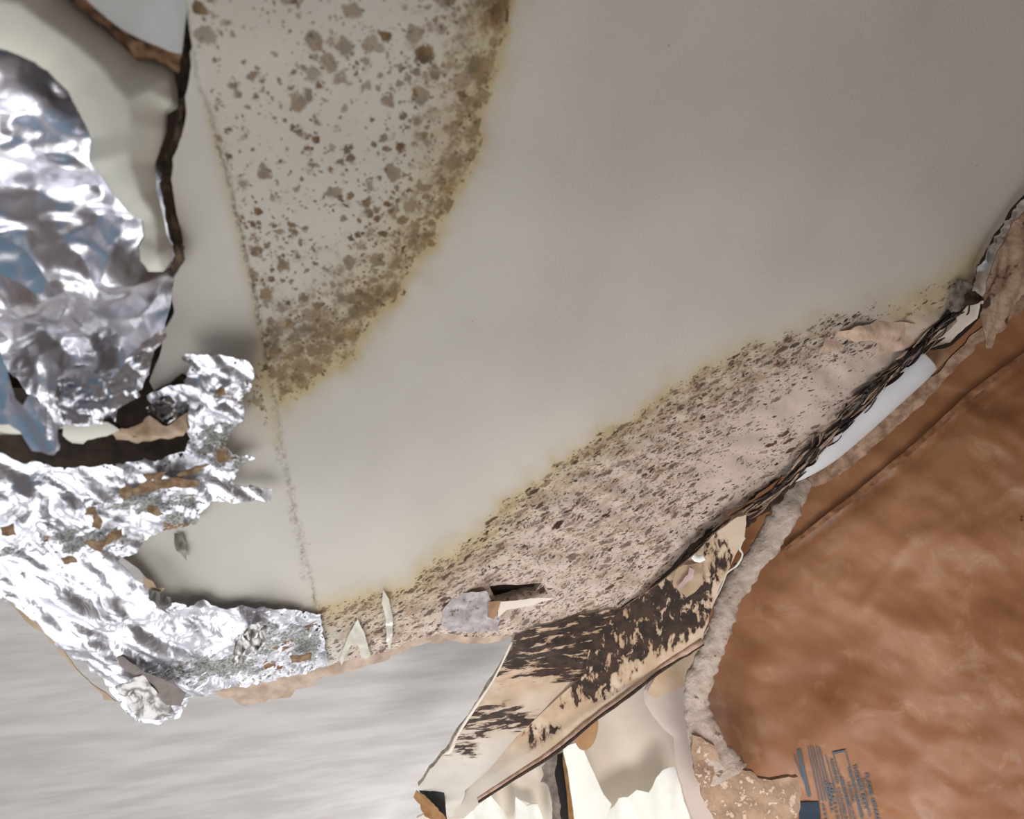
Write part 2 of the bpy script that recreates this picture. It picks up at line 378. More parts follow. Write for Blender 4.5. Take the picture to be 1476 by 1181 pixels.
# main damaged ceiling: big board and the strip left of the taped joint
SEAM = [(262, -40), (272, 40), (285, 120), (300, 160), (325, 245), (345, 335), (365, 420), (380, 500), (398, 590), (405, 640), (430, 755), (452, 850), (470, 955)]
EDGE = [(470, 957), (520, 945), (560, 938), (600, 922), (640, 915), (700, 922), (742, 918), (775, 905), (850, 892), (892, 880), (930, 862), (960, 840), (985, 815),
        (1010, 790), (1045, 762), (1080, 735), (1120, 706), (1160, 672), (1200, 630), (1235, 595), (1270, 560), (1310, 515), (1345, 480), (1375, 455), (1398, 420), (1415, 375), (1435, 340), (1476, 290), (1540, 220)]
ARC = [(760, -60), (745, 0), (727, 100), (695, 210), (655, 310), (600, 405), (550, 470), (490, 530), (400, 590)]
S1 = ARC + [(380, 500), (345, 335), (300, 160), (278, 60), (270, -60)]
LOW = [(462, 872), (510, 862), (560, 850), (600, 832), (650, 795), (700, 755), (760, 705), (820, 655), (880, 618), (950, 572), (1000, 540), (1060, 508), (1130, 478), (1200, 448), (1260, 432), (1320, 412), (1380, 392), (1430, 340)]
S2 = LOW + [(1500, 400), (1100, 1000), (470, 1000)]
def wob(X, Y): return X + 9*fbm(X/30, Y/30, 4, 5), Y + 9*fbm(X/30+40, Y/30, 4, 6)
def a_m1(X, Y):
    x_, y_ = wob(X, Y); d = sdf(S1, x_, y_); k = ss(0, 14, d)
    arc = pdist(ARC, x_, y_)
    v = .48 + .60*np.exp(-(arc/85)**2) + .50*ss(330, 520, Y)*ss(620, 380, X) + .22*np.exp(-(pdist(SEAM, X, Y)/22)**2) - .16*ss(480, 330, X)*ss(300, 100, Y)
    v += .15*ss(200, 60, Y)*ss(500, 620, X)
    strip = np.exp(-((X-372)/18)**2-((Y-560)/45)**2)*.6*(X < 400)
    return np.clip(v*k + strip, 0, 1.1)
def a_halo(X, Y):
    x_, y_ = wob(X, Y); d1 = sdf(S1, x_, y_); d2 = sdf(S2, x_, y_)
    arc = pdist(ARC, x_, y_); lo = pdist(LOW, x_, y_)
    h1 = np.where(d1 > 0, .14 + .85*np.exp(-(arc/80)**2), .8*np.exp(-arc/16)) * (arc < 1e8)
    h1 = np.where(d1 > 0, h1, np.where(arc < 90, h1, 0))
    h2 = np.where(d2 > 0, .75*np.exp(-(lo/38)**2), .62*np.exp(-lo/14)) * ss(1350, 900, X) + .2*np.exp(-(lo/18)**2)
    ext = .85*np.exp(-(pdist([(1290, 450), (1350, 420), (1405, 370)], X, Y)/26)**2)
    left = .7*np.exp(-((X-372)/22)**2-((Y-560)/60)**2) + .5*np.exp(-(pdist([(300, 160), (380, 500), (400, 640)], X, Y)/10)**2)
    return np.clip(np.maximum(np.maximum(h1, h2), np.maximum(ext, left)), 0, 1)
CLEAN = [(1040, 700), (1110, 600), (1200, 540), (1290, 500), (1330, 470)]
def a_m2(X, Y):
    x_, y_ = wob(X, Y); d = sdf(S2, x_, y_); k = ss(-2, 10, d); e = pdist(EDGE, X, Y)
    v = .80 - .25*ss(120, 20, e)*ss(900, 1050, X)
    v = v + .40*np.exp(-(pdist(LOW, x_, y_)/40)**2)
    v *= 1 - .75*np.exp(-(pdist(CLEAN, X, Y)/30)**2)
    v *= 1 - .8*ss(1200, 1290, X)
    v = v*(1-.5*ss(640, 470, X)) + .3*ss(600, 480, X)
    return np.clip(v*k, 0, 1)
def a_pink(X, Y): return np.clip(.12*ss(500, 1400, X) + .85*ss(-5, 60, sdf(S2, *wob(X, Y))), 0, 1)
def a_blk(X, Y):
    e = pdist(EDGE[13:], X, Y); e2 = pdist([(700, 880), (760, 893), (850, 892), (930, 862), (1010, 800)], X, Y)
    return np.clip(.85*np.exp(-(e/12)**2)*ss(985, 1040, X)*ss(1420, 1380, X)*(.6+.5*vn(X/25, Y/25, 9)) + .45*np.exp(-(e2/12)**2), 0, 1)
def a_seam(X, Y):
    return np.clip(1.0*np.exp(-(pdist(SEAM, X+3*vn(X/9, Y/9, 3), Y)/3.2)**2) * (.45+.55*ss(100, 300, Y)*ss(640, 520, Y)) + .5*np.exp(-(pdist([(398, 640), (415, 700), (440, 830)], X+4*vn(X/6, Y/7, 2), Y)/2.5)**2)
                   + .9*np.exp(-(pdist([(462, 872), (470, 950)], X, Y)/3)**2), 0, 1)
DA = dict(m1=a_m1, halo=a_halo, m2=a_m2, pink=a_pink, blk=a_blk, seam=a_seam)
def d_main(X, Y):
    d2 = sdf(S2, X, Y); e = pdist(EDGE, X, Y)
    v = .010*fbm(X/420, Y/420, 2, 3)                                        # gentle sag
    v = v + .0035*ss(0, 50, d2)*fbm(X/38, Y/17, 4, 7)                        # swollen wet paper
    v = v - .010*np.exp(-(e/14)**2)*ss(900, 1000, X)
    v = v + .006*np.exp(-(pdist([(1210, 505), (1290, 470), (1340, 455)], X, Y)/22)**2)*ss(0, 60, d2)
    v = v - .014*np.exp(-(pdist([(712, 856), (745, 858), (782, 852)], X, Y)/9)**2)
    return v
HOLE = [(708, 853), (740, 850), (765, 853), (785, 849), (775, 860), (752, 864), (728, 866), (716, 868)]
ceil = empty('ceiling', 900, 300, CP, 'water-damaged drywall ceiling with brown mould stains and torn edge', None, None, 'structure')
main_poly = [(p[0]+.2, p[1]) for p in SEAM] + EDGE[1:] + [(1700, -160), (262, -160)]
sheet('drywall_panel', main_poly, CP, 6, [DRY, GYP], d_main, .012, DA, [HOLE], 3, 8, ceil, seed=2, noedge=SEAM)
strip_poly = [(262, -40), (272, 40), (275, 95), (266, 140), (268, 165), (258, 205), (248, 230), (246, 260), (252, 300), (262, 345), (264, 370), (252, 398), (246, 430), (250, 455),
              (236, 480), (228, 520), (215, 550), (222, 562), (245, 553), (262, 540), (290, 560), (290, 640), (250, 700), (170, 780), (175, 805), (200, 822), (222, 845), (236, 872), (300, 905), (380, 940), (470, 950)] + [(p[0]-.2, p[1]) for p in SEAM[::-1][1:]]
sheet('drywall_strip', strip_poly, off(CP, .0), 6, [DRY, GYP], lambda X, Y: -.0012+.010*fbm(X/420, Y/420, 2, 3), .012, DA, (), 2, 8, ceil, seed=4, noedge=SEAM)
# cover paper torn loose along the lower lip of the board
LIP = [(262, 1000), (300, 985), (400, 968), (470, 945), (540, 935), (600, 905), (640, 905), (700, 915), (745, 905), (748, 915), (700, 930), (640, 925), (600, 934), (560, 950),
       (510, 965), (450, 985), (426, 992), (418, 1005), (380, 1012), (352, 1022), (335, 1008), (300, 1005)]
props(sheet('torn_paper_lip', LIP, off(CP, -.015), 7, [plain('lip_paper', lin(196, 174, 156), lin(160, 136, 118), .85, 25, .4), DARKEDGE], lambda X, Y: .004*fbm(X/40, Y/14, 3, 2), .002, None, (), 4, 6, ceil, seed=9),
      'brownish torn backing paper lip')
props(sheet('paper_patch', [(700, 850), (680, 852), (655, 862), (638, 880), (636, 900), (650, 910), (690, 912), (718, 908), (722, 880), (708, 866)], off(CP, .006), 5,
      [plain('grey_lilac_paper', lin(190, 182, 184), lin(160, 148, 146), .85, 60, .5, 200, .002, (lin(96, 84, 80), 110, .60)), GYP], lambda X, Y: .004*fbm(X/30, Y/10, 4, 3), .001, None, (), 3, 5, ceil, seed=13), 'lilac grey paper patch')
sheet('hole_shade_sheet', [(690, 842), (800, 840), (800, 872), (690, 876)], off(CP, -.03), 8, [ROOF_HOLE_D], None, .002, None, (), 0, 8, ceil)  # dark sheet added behind the hole to read as its shade
props(sheet('paper_flap', [(704, 868), (722, 866), (718, 880), (712, 893), (703, 890)], off(CP, .012), 4, [BROWNPAPER], None, .001, None, (), 1, 5, ceil), 'small brown torn flap')
props(sheet('paper_flap', [(718, 868), (745, 866), (775, 862), (800, 862), (770, 872), (730, 880), (718, 890)], off(CP, .010), 4, [BEIGEP], None, .001, None, (), 1.5, 5, ceil), 'white torn flap')
props(sheet('peeled_blister', [(1178, 508), (1200, 484), (1235, 468), (1280, 462), (1330, 470), (1345, 480), (1300, 505), (1255, 512), (1215, 508)], off(CP, .014), 5,
      [plain('blister_paper', lin(220, 192, 172), lin(206, 176, 152), .85, 30, .6, 90, .004, (lin(150, 120, 96), 60, .62)), GYP], lambda X, Y: .006*fbm(X/40, Y/20, 3, 8), .001, None, (), 3, 6, ceil, seed=17), 'pale blistered paper')
# shredded plies along the broken edge
def shreds(name, line, n, wide, mats, depth, parent, seed, length=(20, 70)):
    rs = np.random.RandomState(seed); L = np.array(line, float); seg = np.hypot(*np.diff(L, axis=0).T); cum = np.r_[0, np.cumsum(seg)]
    V, Fc, I = [], [], []
    for i in range(n):
        s = rs.rand()*cum[-1]; ln = rs.uniform(*length); o = rs.normal()*wide*.5; wd = rs.uniform(.6, 2.6); lift = rs.uniform(0, 1); m = rs.randint(len(mats)); k = 6
        amp = rs.normal()*3
        b = len(V)
        for j in range(k+1):
            q = min(max(s + (j/k-.5)*ln, 0), cum[-1]-1e-3); a = np.searchsorted(cum, q, 'right')-1
            p = L[a] + (L[a+1]-L[a])*(q-cum[a])/seg[a]; d = (L[a+1]-L[a])/seg[a]; nn = np.array([-d[1], d[0]])
            c = p + nn*(o + amp*math.sin(j/k*3+i)); hw = wd*math.sin(math.pi*(j+.35)/(k+.7))+.15
            for e in (-1, 1):
                z = depth(c[0], c[1])*(1 - .004 - .012*lift - .004*e*math.sin(i))
                V.append(P(*(c+nn*hw*e), z).tolist())
        for j in range(k): Fc.append((b+2*j, b+2*j+1, b+2*j+3, b+2*j+2)); I.append(m)
    me = mesh(name, V, Fc, mats, I, True); o = link(name, me, parent); md = o.modifiers.new('t', 'SOLIDIFY'); md.thickness = .0006
    o['kind'] = 'stuff'; return o
cpf = lambda a, b: float(CP(np.array(float(a)), np.array(float(b))))
SH1 = plain('shred_beige', lin(190, 166, 146), lin(150, 124, 104), .85, 80); SH2 = plain('shred_black', lin(34, 27, 24), lin(60, 48, 42), .85, 80)
shreds('paper_shreds', EDGE[12:24], 170, 8, [SH1, SH2, SH2, SH1, DARKEDGE], cpf, ceil, 3)['label'] = 'shredded dark and beige paper plies'
shreds('paper_shreds', [(1135, 688), (1180, 635), (1230, 580), (1290, 530), (1330, 495), (1400, 430)], 60, 9, [SH1, SH2, SH2], lambda a, b: cpf(a, b)*.992, ceil, 5, (15, 45))['label'] = 'shredded plies beside the white roll'
# glue smears hanging on the board ('A' and stroke shapes)
props(sheet('glue_film', [(516, 893), (526, 915), (534, 945), (528, 950), (520, 948), (516, 930), (506, 930), (498, 945), (492, 960), (490, 950), (500, 920), (510, 903)], off(CP, .014), 4, [TAPE], lambda X, Y: .002*vn(X/8, Y/8), .0006, None, (), 1, 4, ceil), 'shiny peaked film')
props(sheet('glue_film', [(552, 850), (560, 862), (566, 890), (566, 920), (562, 938), (557, 925), (556, 890), (550, 870)], off(CP, .014), 4, [TAPE], lambda X, Y: .002*vn(X/8, Y/8), .0006, None, (), 1, 4, ceil), 'shiny upright film')

# ================================================================== TOP-LEFT FLAP, CAP
FLAP = [(-60, -60), (60, -60), (95, -10), (118, 8), (150, 32), (185, 58), (205, 80), (240, 88), (256, 100), (262, 140), (262, 155), (246, 165), (245, 190), (236, 215), (228, 238), (230, 275), (240, 315), (246, 345), (254, 360), (252, 378), (240, 396), (218, 396), (206, 380), (204, 360), (212, 345), (210, 322), (190, 310),
        (165, 280), (150, 255), (132, 235), (134, 200), (118, 165), (100, 130), (70, 100), (30, 78), (0, 68), (-60, 40)]
FLP = plane((0, 60, .60), (240, 120, .675), (225, 390, .72))
fd = lambda X, Y: -.020*np.exp(-np.clip(sdf(FLAP, X, Y), 0, 99)/14)+.012*ss(0, 90, sdf(FLAP, X, Y))
flap = props(sheet('drywall_flap', FLAP, FLP, 6, [CREAM, DARKEDGE], fd, .007, None, (), 2, 7, None, seed=21),
      'long cream drywall flap hanging at the top left, its tip curled over the foil', 'drywall')
props(sheet('torn_rim', [(95, -8), (112, 8), (150, 36), (182, 66), (192, 86), (215, 84), (240, 92), (258, 105), (262, 80), (240, 66), (205, 55), (170, 28), (135, 8), (120, -10)], off(FLP, -.012), 5, [BROWNPAPER, DARKEDGE],
      lambda X, Y: .003*fbm(X/12, Y/12, 3), .003, None, (), 3, 5, flap, seed=22), 'brown torn paper rim')
props(sheet('drywall_scrap', [(110, -40), (290, -40), (272, 0), (266, 45), (262, 78), (250, 76), (215, 62), (180, 45), (150, 22), (125, 0)], plane((110, 0, .618), (270, 0, .652), (262, 78, .672)), 6, [GREYCAP, DARKEDGE],
      None, .012, None, (), 1.5, 7, None, seed=23), 'pale grey board piece at the top edge behind the torn brown rim', 'drywall')
# crack edge ribbon beside the flap
curl('crack_edge', [(272, -30, .70, 6), (270, 40, .70, 6), (268, 100, .705, 5), (262, 150, .71, 5), (258, 190, .715, 5), (246, 220, .72, 5), (240, 250, .73, 6), (244, 300, .74, 6), (254, 345, .745, 6), (258, 370, .75, 6), (246, 398, .755, 3)],
     [plain('crack_gypsum', lin(120, 102, 84), lin(50, 38, 30), .95, 60, .9, 150, .004)], -100, 100, 9, .001, ceil, .5, 4)['label'] = 'crumbling dark gypsum edge'
# ================================================================== FOIL
def folds(X, Y, lines, wdt, h):
    v = 0
    for i, l in enumerate(lines):
        d = pdist(l, X, Y); v = v + h*(1 if i % 2 else -1)*np.clip(1-d/wdt, 0, 1)
    return v
F1 = [(-60, 30), (0, 60), (120, 70), (240, 250), (262, 395), (246, 420), (244, 450), (238, 470), (226, 484), (218, 505), (215, 540), (205, 560), (190, 568), (172, 566), (170, 590), (168, 610), (150, 612), (98, 606), (92, 612), (80, 600), (55, 572), (40, 566), (20, 540), (0, 522), (-60, 500)]
L1 = [[(0, 335), (75, 430)], [(0, 372), (62, 425)], [(75, 335), (152, 398)], [(-10, 430), (90, 448), (135, 505)], [(95, 445), (178, 545)], [(125, 395), (240, 402)], [(60, 490), (130, 560)],
      [(0, 190), (140, 240)], [(0, 270), (170, 330)], [(175, 330), (120, 470)], [(235, 410), (170, 520)], [(0, 320), (160, 300)]]
foil_wear0 = lambda X, Y: np.zeros_like(X)
foil = props(sheet('foil_sheet', F1, facing(110, 330, .77, WIN, .85), 4.5, [SMOOTHFOIL],
      lambda X, Y: .026*vn(X/140, Y/100, 3) + .012*billow(X/95, Y/60, 2, 5) + .0006*billow(X/18, Y/14, 2, 6) + folds(X, Y, L1, 34, .010) + .004*billow(X/16, Y/16, 2, 8)*ss(470, 540, Y), .0006,
      {'wear': foil_wear0}, (), 3, 6, None, seed=31, smooth=True), 'large crumpled silver foil sheet bulging at the left edge below the cream flap', 'foil')
props(sheet('foil_tongue', [(238, 470), (222, 480), (190, 505), (172, 535), (170, 545), (185, 552), (200, 545), (214, 535), (222, 505), (240, 485)], plane((238, 470, .76), (172, 540, .74), (220, 540, .76)), 4, [FOIL],
      lambda X, Y: .010*np.abs(vn((X+Y)/18, (X-Y)/40, 2)), .0006, {'wear': foil_wear0}, (), 1.5, 5, foil, seed=32), 'bright folded tongue')
props(sheet('foil_ball', [(88, 545), (100, 528), (125, 525), (150, 535), (172, 530), (200, 545), (205, 570), (176, 585), (172, 606), (150, 612), (110, 610), (94, 600)], plane((88, 545, .78), (200, 545, .79), (150, 612, .80)), 3.5, [FOIL],
      lambda X, Y: .022*np.sqrt(np.clip(1-((X-138)/58)**2-((Y-570)/44)**2, 0, 1)) + .010*billow(X/22, Y/20, 3, 12), .0006, {'wear': foil_wear0}, (), 2, 5, foil, seed=33), 'crushed grey wad')
props(sheet('foil_fold', [(-30, 500), (0, 520), (16, 548), (22, 575), (34, 585), (44, 568), (58, 600), (75, 635), (86, 648), (72, 652), (48, 650), (30, 622), (14, 612), (-30, 612)], facing(35, 590, .735, REFLECTOR, 1), 4, [SMOOTHFOIL],
      lambda X, Y: .004*np.abs(vn((X*.8-Y*.5)/20, Y/90, 7)), .0006, {'wear': foil_wear0}, (), 1, 5, foil, seed=34), 'smooth dark blue-reflecting fold')
props(sheet('foil_fold', [(44, 568), (60, 575), (84, 612), (90, 640), (82, 654), (66, 652), (54, 610)], plane((44, 568, .73), (90, 640, .73), (60, 650, .76)), 4, [FOIL],
      lambda X, Y: .006*np.abs(vn(X/9, Y/30, 9)), .0006, {'wear': foil_wear0}, (), 1, 5, foil, seed=35), 'bright narrow fold')
for i_, pl in enumerate([[(-30, 335), (0, 340), (30, 356), (58, 388), (80, 428), (60, 430), (30, 408), (-30, 385)], [(-30, 500), (0, 505), (10, 530), (14, 560), (8, 590), (-30, 600)], [(0, 188), (50, 200), (48, 206), (0, 200), (-30, 196), (-30, 186)]]):
    sheet('foil_fold', pl, facing(20, sum(q[1] for q in pl)/len(pl), .715, REFLECTOR, 1), 4, [SMOOTHFOIL], lambda X, Y: .002*vn(X/20, Y/20, 7), .0006, {'wear': foil_wear0}, (), 1, 5, foil, seed=240+i_)  # added foil pieces, turned so that they mirror the unseen blue sheet
# torn foil facing across the lower left
F2 = [(-60, 625), (0, 648), (30, 662), (70, 664), (120, 664), (180, 662), (235, 656), (268, 645), (275, 628), (268, 606), (256, 592), (240, 588), (222, 580), (208, 570), (222, 562), (245, 552), (262, 548), (270, 535), (276, 522), (262, 512), (275, 506), (300, 504), (330, 508), (358, 514),
      (366, 530), (360, 558), (350, 566), (352, 600), (340, 612), (325, 640), (340, 650), (368, 655), (345, 668), (335, 690), (392, 696), (390, 712), (345, 712), (305, 714), (292, 728), (284, 752), (262, 758), (240, 760), (212, 775), (200, 790), (172, 800), (190, 815), (212, 838), (236, 868), (250, 860), (300, 862), (312, 868),
      (380, 868), (430, 876), (462, 882), (464, 910), (472, 955), (430, 970), (370, 985), (272, 1003), (255, 1030), (235, 1034), (200, 1034), (175, 1008), (158, 985), (130, 962), (100, 930), (60, 885), (38, 866), (10, 850), (-60, 820)]
FP2 = off(CP, .012)
WEAR = [(330, 640, 50, 45, .85), (220, 715, 110, 26, .62), (120, 770, 95, 26, .65), (20, 790, 60, 14, .55), (60, 740, 60, 18, .4), (265, 750, 35, 30, .9), (400, 920, 75, 34, .68), (330, 960, 110, 22, .8), (350, 560, 30, 40, .45), (440, 930, 30, 40, .85)]
def a_wear(X, Y):
    v = .0*X
    for a, b, c, d, k in WEAR: v = np.maximum(v, k*np.exp(-((X-a)/c)**2-((Y-b)/d)**2))
    return v
L2 = [[(80, 725), (160, 830), (260, 950)], [(90, 728), (290, 690)], [(60, 860), (180, 900)], [(90, 850), (290, 960)], [(0, 700), (60, 670)], [(20, 770), (60, 720)], [(150, 900), (330, 880)], [(170, 955), (110, 880)], [(20, 740), (100, 700)], [(310, 940), (360, 900)]]
def d_f2(X, Y):
    v = .004 + .008*vn(X/120, Y/60, 5) + .007*billow((X*.8+Y*.5)/90, (Y*.85-X*.5)/24, 2, 15)*(1-.6*a_wear(X, Y)) + folds(X, Y, L2, 16, .004) + .0014*billow(X/12, Y/9, 2, 3)
    v = v + .012*ss(800, 900, Y)*ss(330, 150, X)                               # hangs lower towards the corner
    v = v - .014*ss(60, 0, sdf(F2, X, Y))*ss(900, 980, Y)*ss(250, 100, X)
    v = v + .005*billow(X/14, Y/14, 2, 19)*np.exp(-((X-310)/60)**2-((Y-560)/60)**2)
    return v
def c_f2(X, Y):
    e = pdist(F2, X, Y, True); wv = a_wear(X, Y)
    return ((e < 9) & (fbm(X/5, Y/4, 3, 45) > .95-.5*wv))
foil2 = props(sheet('foil_sheet', F2, FP2, 4, [FOIL], d_f2, .0006, {'wear': a_wear}, (), 4, 5, None, seed=36, cull=c_f2),
      'ragged silver foil facing with brown worn patches over the pale ceiling at lower left', 'foil')
def fscrap(label, poly, k, mats, d=None, seed=0, parent=None, name='foil_flap', r=1.5, th=.0006):
    o = sheet(name, poly, off(CP, k), 4, mats, d, th, {'wear': foil_wear0}, (), r, 4, parent, seed=seed)
    if label: o['label'] = label
    return o
DULL = foil_mat('dull_foil', .40, (160, 155, 153))
fscrap('dark folded corner', [(158, 958), (175, 950), (210, 968), (245, 975), (270, 988), (262, 1008), (240, 1010), (212, 978), (192, 975)], .045, [plain('foil_dark_reflection', lin(120, 106, 98), lin(92, 80, 74), .5, 60, .5, 60, .003)], lambda X, Y: .012*(X-200)/60, 51, foil2)  # the fold's dark reflection is put into its colour
fscrap('hanging creased corner', [(165, 990), (205, 975), (222, 990), (246, 1018), (253, 1030), (232, 1036), (200, 1036), (186, 1018)], .050, [DULL], lambda X, Y: .004*vn(X/15, Y/9), 52, foil2)
fscrap('twisted silver scrap', [(335, 945), (340, 918), (356, 898), (372, 892), (384, 900), (382, 925), (360, 938), (348, 955)], .045, [DULL], lambda X, Y: .012*billow(X/12, Y/12, 2), 53, foil2)
fscrap('dark dangling tab', [(214, 850), (232, 852), (230, 862), (246, 862), (248, 872), (238, 878), (245, 888), (226, 872), (215, 862)], .050, [plain('tarnished_foil', lin(96, 90, 84), lin(70, 66, 60), .4)], lambda X, Y: .004*vn(X/8, Y/8), 54, foil2)
fscrap('curled tan strip', [(206, 832), (220, 838), (226, 848), (238, 848), (232, 854), (214, 850), (206, 842)], .048, [TANP], None, 55, foil2, r=.8)
fscrap('grey drop-shaped tab', [(251, 770), (263, 772), (268, 790), (270, 808), (264, 803), (258, 795), (252, 788)], .010, [plain('grey_tab', lin(150, 148, 138), lin(110, 106, 98), .5)], lambda X, Y: .004*vn(X/8, Y/8), 56, foil2)
fscrap('small bright curl', [(266, 742), (280, 734), (282, 745), (272, 756), (264, 752)], .040, [FOIL], lambda X, Y: .005*vn(X/5, Y/5), 57, foil2)
for i, pl in enumerate([[(172, 705), (185, 696), (190, 708), (183, 722), (172, 716)], [(188, 705), (212, 694), (250, 688), (286, 692), (284, 702), (240, 704), (205, 712), (190, 716)], [(205, 684), (240, 680), (232, 692), (212, 694)],
                       [(124, 733), (138, 732), (140, 742), (148, 752), (144, 764), (132, 760), (134, 742), (122, 742)], [(124, 782), (150, 778), (162, 764), (176, 762), (178, 774), (152, 786), (146, 796), (136, 794)],
                       [(212, 730), (226, 730), (236, 742), (226, 746), (212, 738)], [(88, 804), (106, 802), (112, 810), (92, 814)], [(0, 760), (18, 756), (24, 772), (2, 772)], [(254, 684), (280, 674), (302, 670), (284, 682), (258, 688)], [(417, 945), (450, 942), (448, 952), (420, 957)], [(312, 562), (324, 560), (326, 570), (314, 573)]]):
    o = sheet('brown_paper_patch', pl, off(CP, .046 if pl[0][0] < 300 else .036), 4, [plain('rusty_paper', lin(156, 128, 96), lin(108, 76, 50), .8, 90, .7) if i == 0 else bpy.data.materials['rusty_paper'], DARKEDGE],
              lambda X, Y: .002*vn(X/9, Y/9), .0008, None, (), 2.5, 4, foil2, seed=60+i)
# board rims and a dark sheet painted as the slot's shade between the two foils
SLOTDARK = plain('slot_shade', lin(70, 52, 38), lin(40, 28, 20), .9, 30)
slot = props(sheet('slot_shade_sheet', [(-60, 560), (60, 560), (130, 590), (190, 520), (215, 470), (250, 470), (262, 540), (290, 600), (290, 660), (240, 690), (-60, 690)], off(CP, -.2), 10, [SLOTDARK], None, .006, None, (), 2, 8, None, seed=71),
      'dark brown sheet added for the shade in the open slot between the two foil sheets', 'board')
props(sheet('board_lump', [(92, 612), (110, 608), (155, 609), (172, 620), (150, 632), (120, 640), (104, 655), (92, 650), (88, 630)], plane((92, 612, .78), (172, 620, .78), (104, 655, .80)), 5, [CREAM, DARKEDGE],
      lambda X, Y: -.012*((Y-615)/30)**2, .006, None, (), 1.5, 5, slot, seed=72), 'rounded cream gypsum edge')
props(sheet('board_lump', [(160, 622), (205, 610), (215, 600), (240, 616), (270, 596), (272, 622), (262, 634), (225, 642), (190, 650), (165, 640)], plane((160, 622, .79), (270, 600, .80), (220, 645, .81)), 5, [plain('tan_lump', lin(178, 158, 136), lin(140, 112, 86), .85, 30), DARKEDGE],
      lambda X, Y: -.012*((Y-612)/30)**2+.003*fbm(X/16, Y/10, 3), .006, None, (), 2, 5, slot, seed=73), 'creased tan gypsum edge')
props(sheet('board_lump', [(-30, 606), (0, 612), (14, 612), (30, 628), (34, 640), (60, 655), (30, 650), (-30, 640)], plane((0, 612, .76), (60, 650, .77), (0, 640, .80)), 5, [CREAM, DARKEDGE], lambda X, Y: -.012*((Y-612)/25)**2, .006, None, (), 1, 5, slot, seed=74), 'small cream rim')
fscrap('wrinkled foil knob', [(212, 585), (225, 572), (250, 566), (275, 575), (270, 590), (262, 612), (235, 620), (218, 604)], .012, [DULL], lambda X, Y: .012*billow(X/20, Y/14, 3, 3), 58, foil2)
# tan paper edge left of the foil's hanging corner
props(sheet('paper_backing', [(-60, 830), (0, 846), (30, 860), (50, 895), (80, 925), (130, 985), (168, 1010), (150, 1008), (120, 975), (72, 928), (55, 910), (30, 888), (10, 865), (-60, 850)], off(CP, .004), 6, [TANP, DARKEDGE],
      lambda X, Y: .003*vn(X/30, Y/30), .001, None, (), 3, 6, foil2, seed=75), 'tan paper backing edge')

# ================================================================== BULKHEAD
SOF = CP
SIDE = plane((892, 881, cpf(892, 881)), (690, 1140, cpf(690, 1140)), (1010, 925, 1.235))
FOLD = [(1000, 800), (950, 842), (892, 881), (852, 925), (840, 975), (800, 1010), (742, 1065), (705, 1110), (670, 1140)]
soff = [(742, 915), (775, 903), (850, 885), (892, 878)] + FOLD[3:] + [(662, 1181), (645, 1181), (640, 1142), (612, 1143), (604, 1138), (620, 1110), (648, 1082), (660, 1058), (690, 1015), (715, 975), (738, 935)]
bulk = empty('bulkhead', 800, 1000, SIDE, 'black-moulded drywall bulkhead hanging diagonally at bottom centre with an open hollow end', 'drywall')
def b_sof(X, Y):
    v = .95*ss(1010, 935, Y) + .92*np.exp(-((X-720)/70)**2-((Y-1035)/22)**2) + .62*np.exp(-((X-665)/34)**2-((Y-1080)/24)**2) + .85*np.exp(-((X-805)/22)**2-((Y-955)/40)**2)
    v = v - .5*np.exp(-((X-790)/40)**2-((Y-1000)/22)**2)
    return np.clip(v + .14*np.exp(-((X-720)/60)**2-((Y-985)/20)**2), .0, 1)
props(sheet('soffit_face', soff, SOF, 5, [STREAK, GYP], lambda X, Y: (.004*fbm(X/60, Y/30, 3, 6)-.002)*ss(0, 30, pdist(FOLD, X, Y)), .008,
      dict(blk=b_sof, su=lambda X, Y: X/34 + Y*.004, sv=lambda X, Y: Y/7 + X*.02, lite=lambda X, Y: ss(960, 1120, Y)), (), 2, 6, bulk, seed=81, noedge=FOLD), 'streaked upper face')
side = [(1063, 745), (1076, 742), (1073, 775), (1060, 800), (1040, 840), (1022, 890), (1012, 922), (960, 958), (905, 1000), (856, 1036), (842, 1042), (800, 1085), (740, 1118), (700, 1150), (668, 1181), (640, 1181), (640, 1142), (668, 1132)] + FOLD[::-1][1:] + [(1030, 770)]
def b_side(X, Y):
    q = (Y - (925 + (1010-X)*.76))                      # offset from the lower edge line, negative above
    v = .98*np.exp(-(((X-938)/80)**2+((Y-890)/62)**2)**1.6) + .70*np.exp(-((X-865)/42)**2-((Y-950)/42)**2) + .62*np.exp(-((X-1035)/26)**2-((Y-810)/50)**2) + .9*np.exp(-(pdist(FOLD[2:5], X, Y)/20)**2)
    v = v + .66*np.exp(-((X-785)/40)**2-((Y-1062)/24)**2) + .35*np.exp(-((X-1000)/25)**2-((Y-870)/40)**2) + .52*np.exp(-((X-850)/60)**2-((Y-1000)/24)**2)
    v = v*ss(-4, -30, q)
    return np.clip(v, 0, 1)
props(sheet('side_face', side, SIDE, 5, [STREAK, GYP], lambda X, Y: .0025*fbm(X/50, Y/60, 3, 8)*ss(0, 30, pdist(FOLD, X, Y)), .006,
      dict(blk=b_side, su=lambda X, Y: X/11 + 3, sv=lambda X, Y: Y/24, lite=lambda X, Y: .8*ss(1050, 1130, Y)), (), 2, 6, bulk, seed=82, noedge=FOLD), 'spotted lower face')
curl('lower_rim', [(x_, y_, float(SIDE(np.array(x_*1.), np.array(y_*1.)))*.999, r_) for x_, y_, r_ in ((1013, 924, 4), (958, 960, 4), (903, 1002, 4), (856, 1036, 4), (800, 1082, 4), (740, 1120, 3.5), (690, 1152, 3))], [plain('pinkish_rim', lin(196, 168, 150), lin(160, 128, 106), .85, 50)], -120, 120, 10, .001, bulk, .15, 2)['label'] = 'pinkish rolled lower rim'
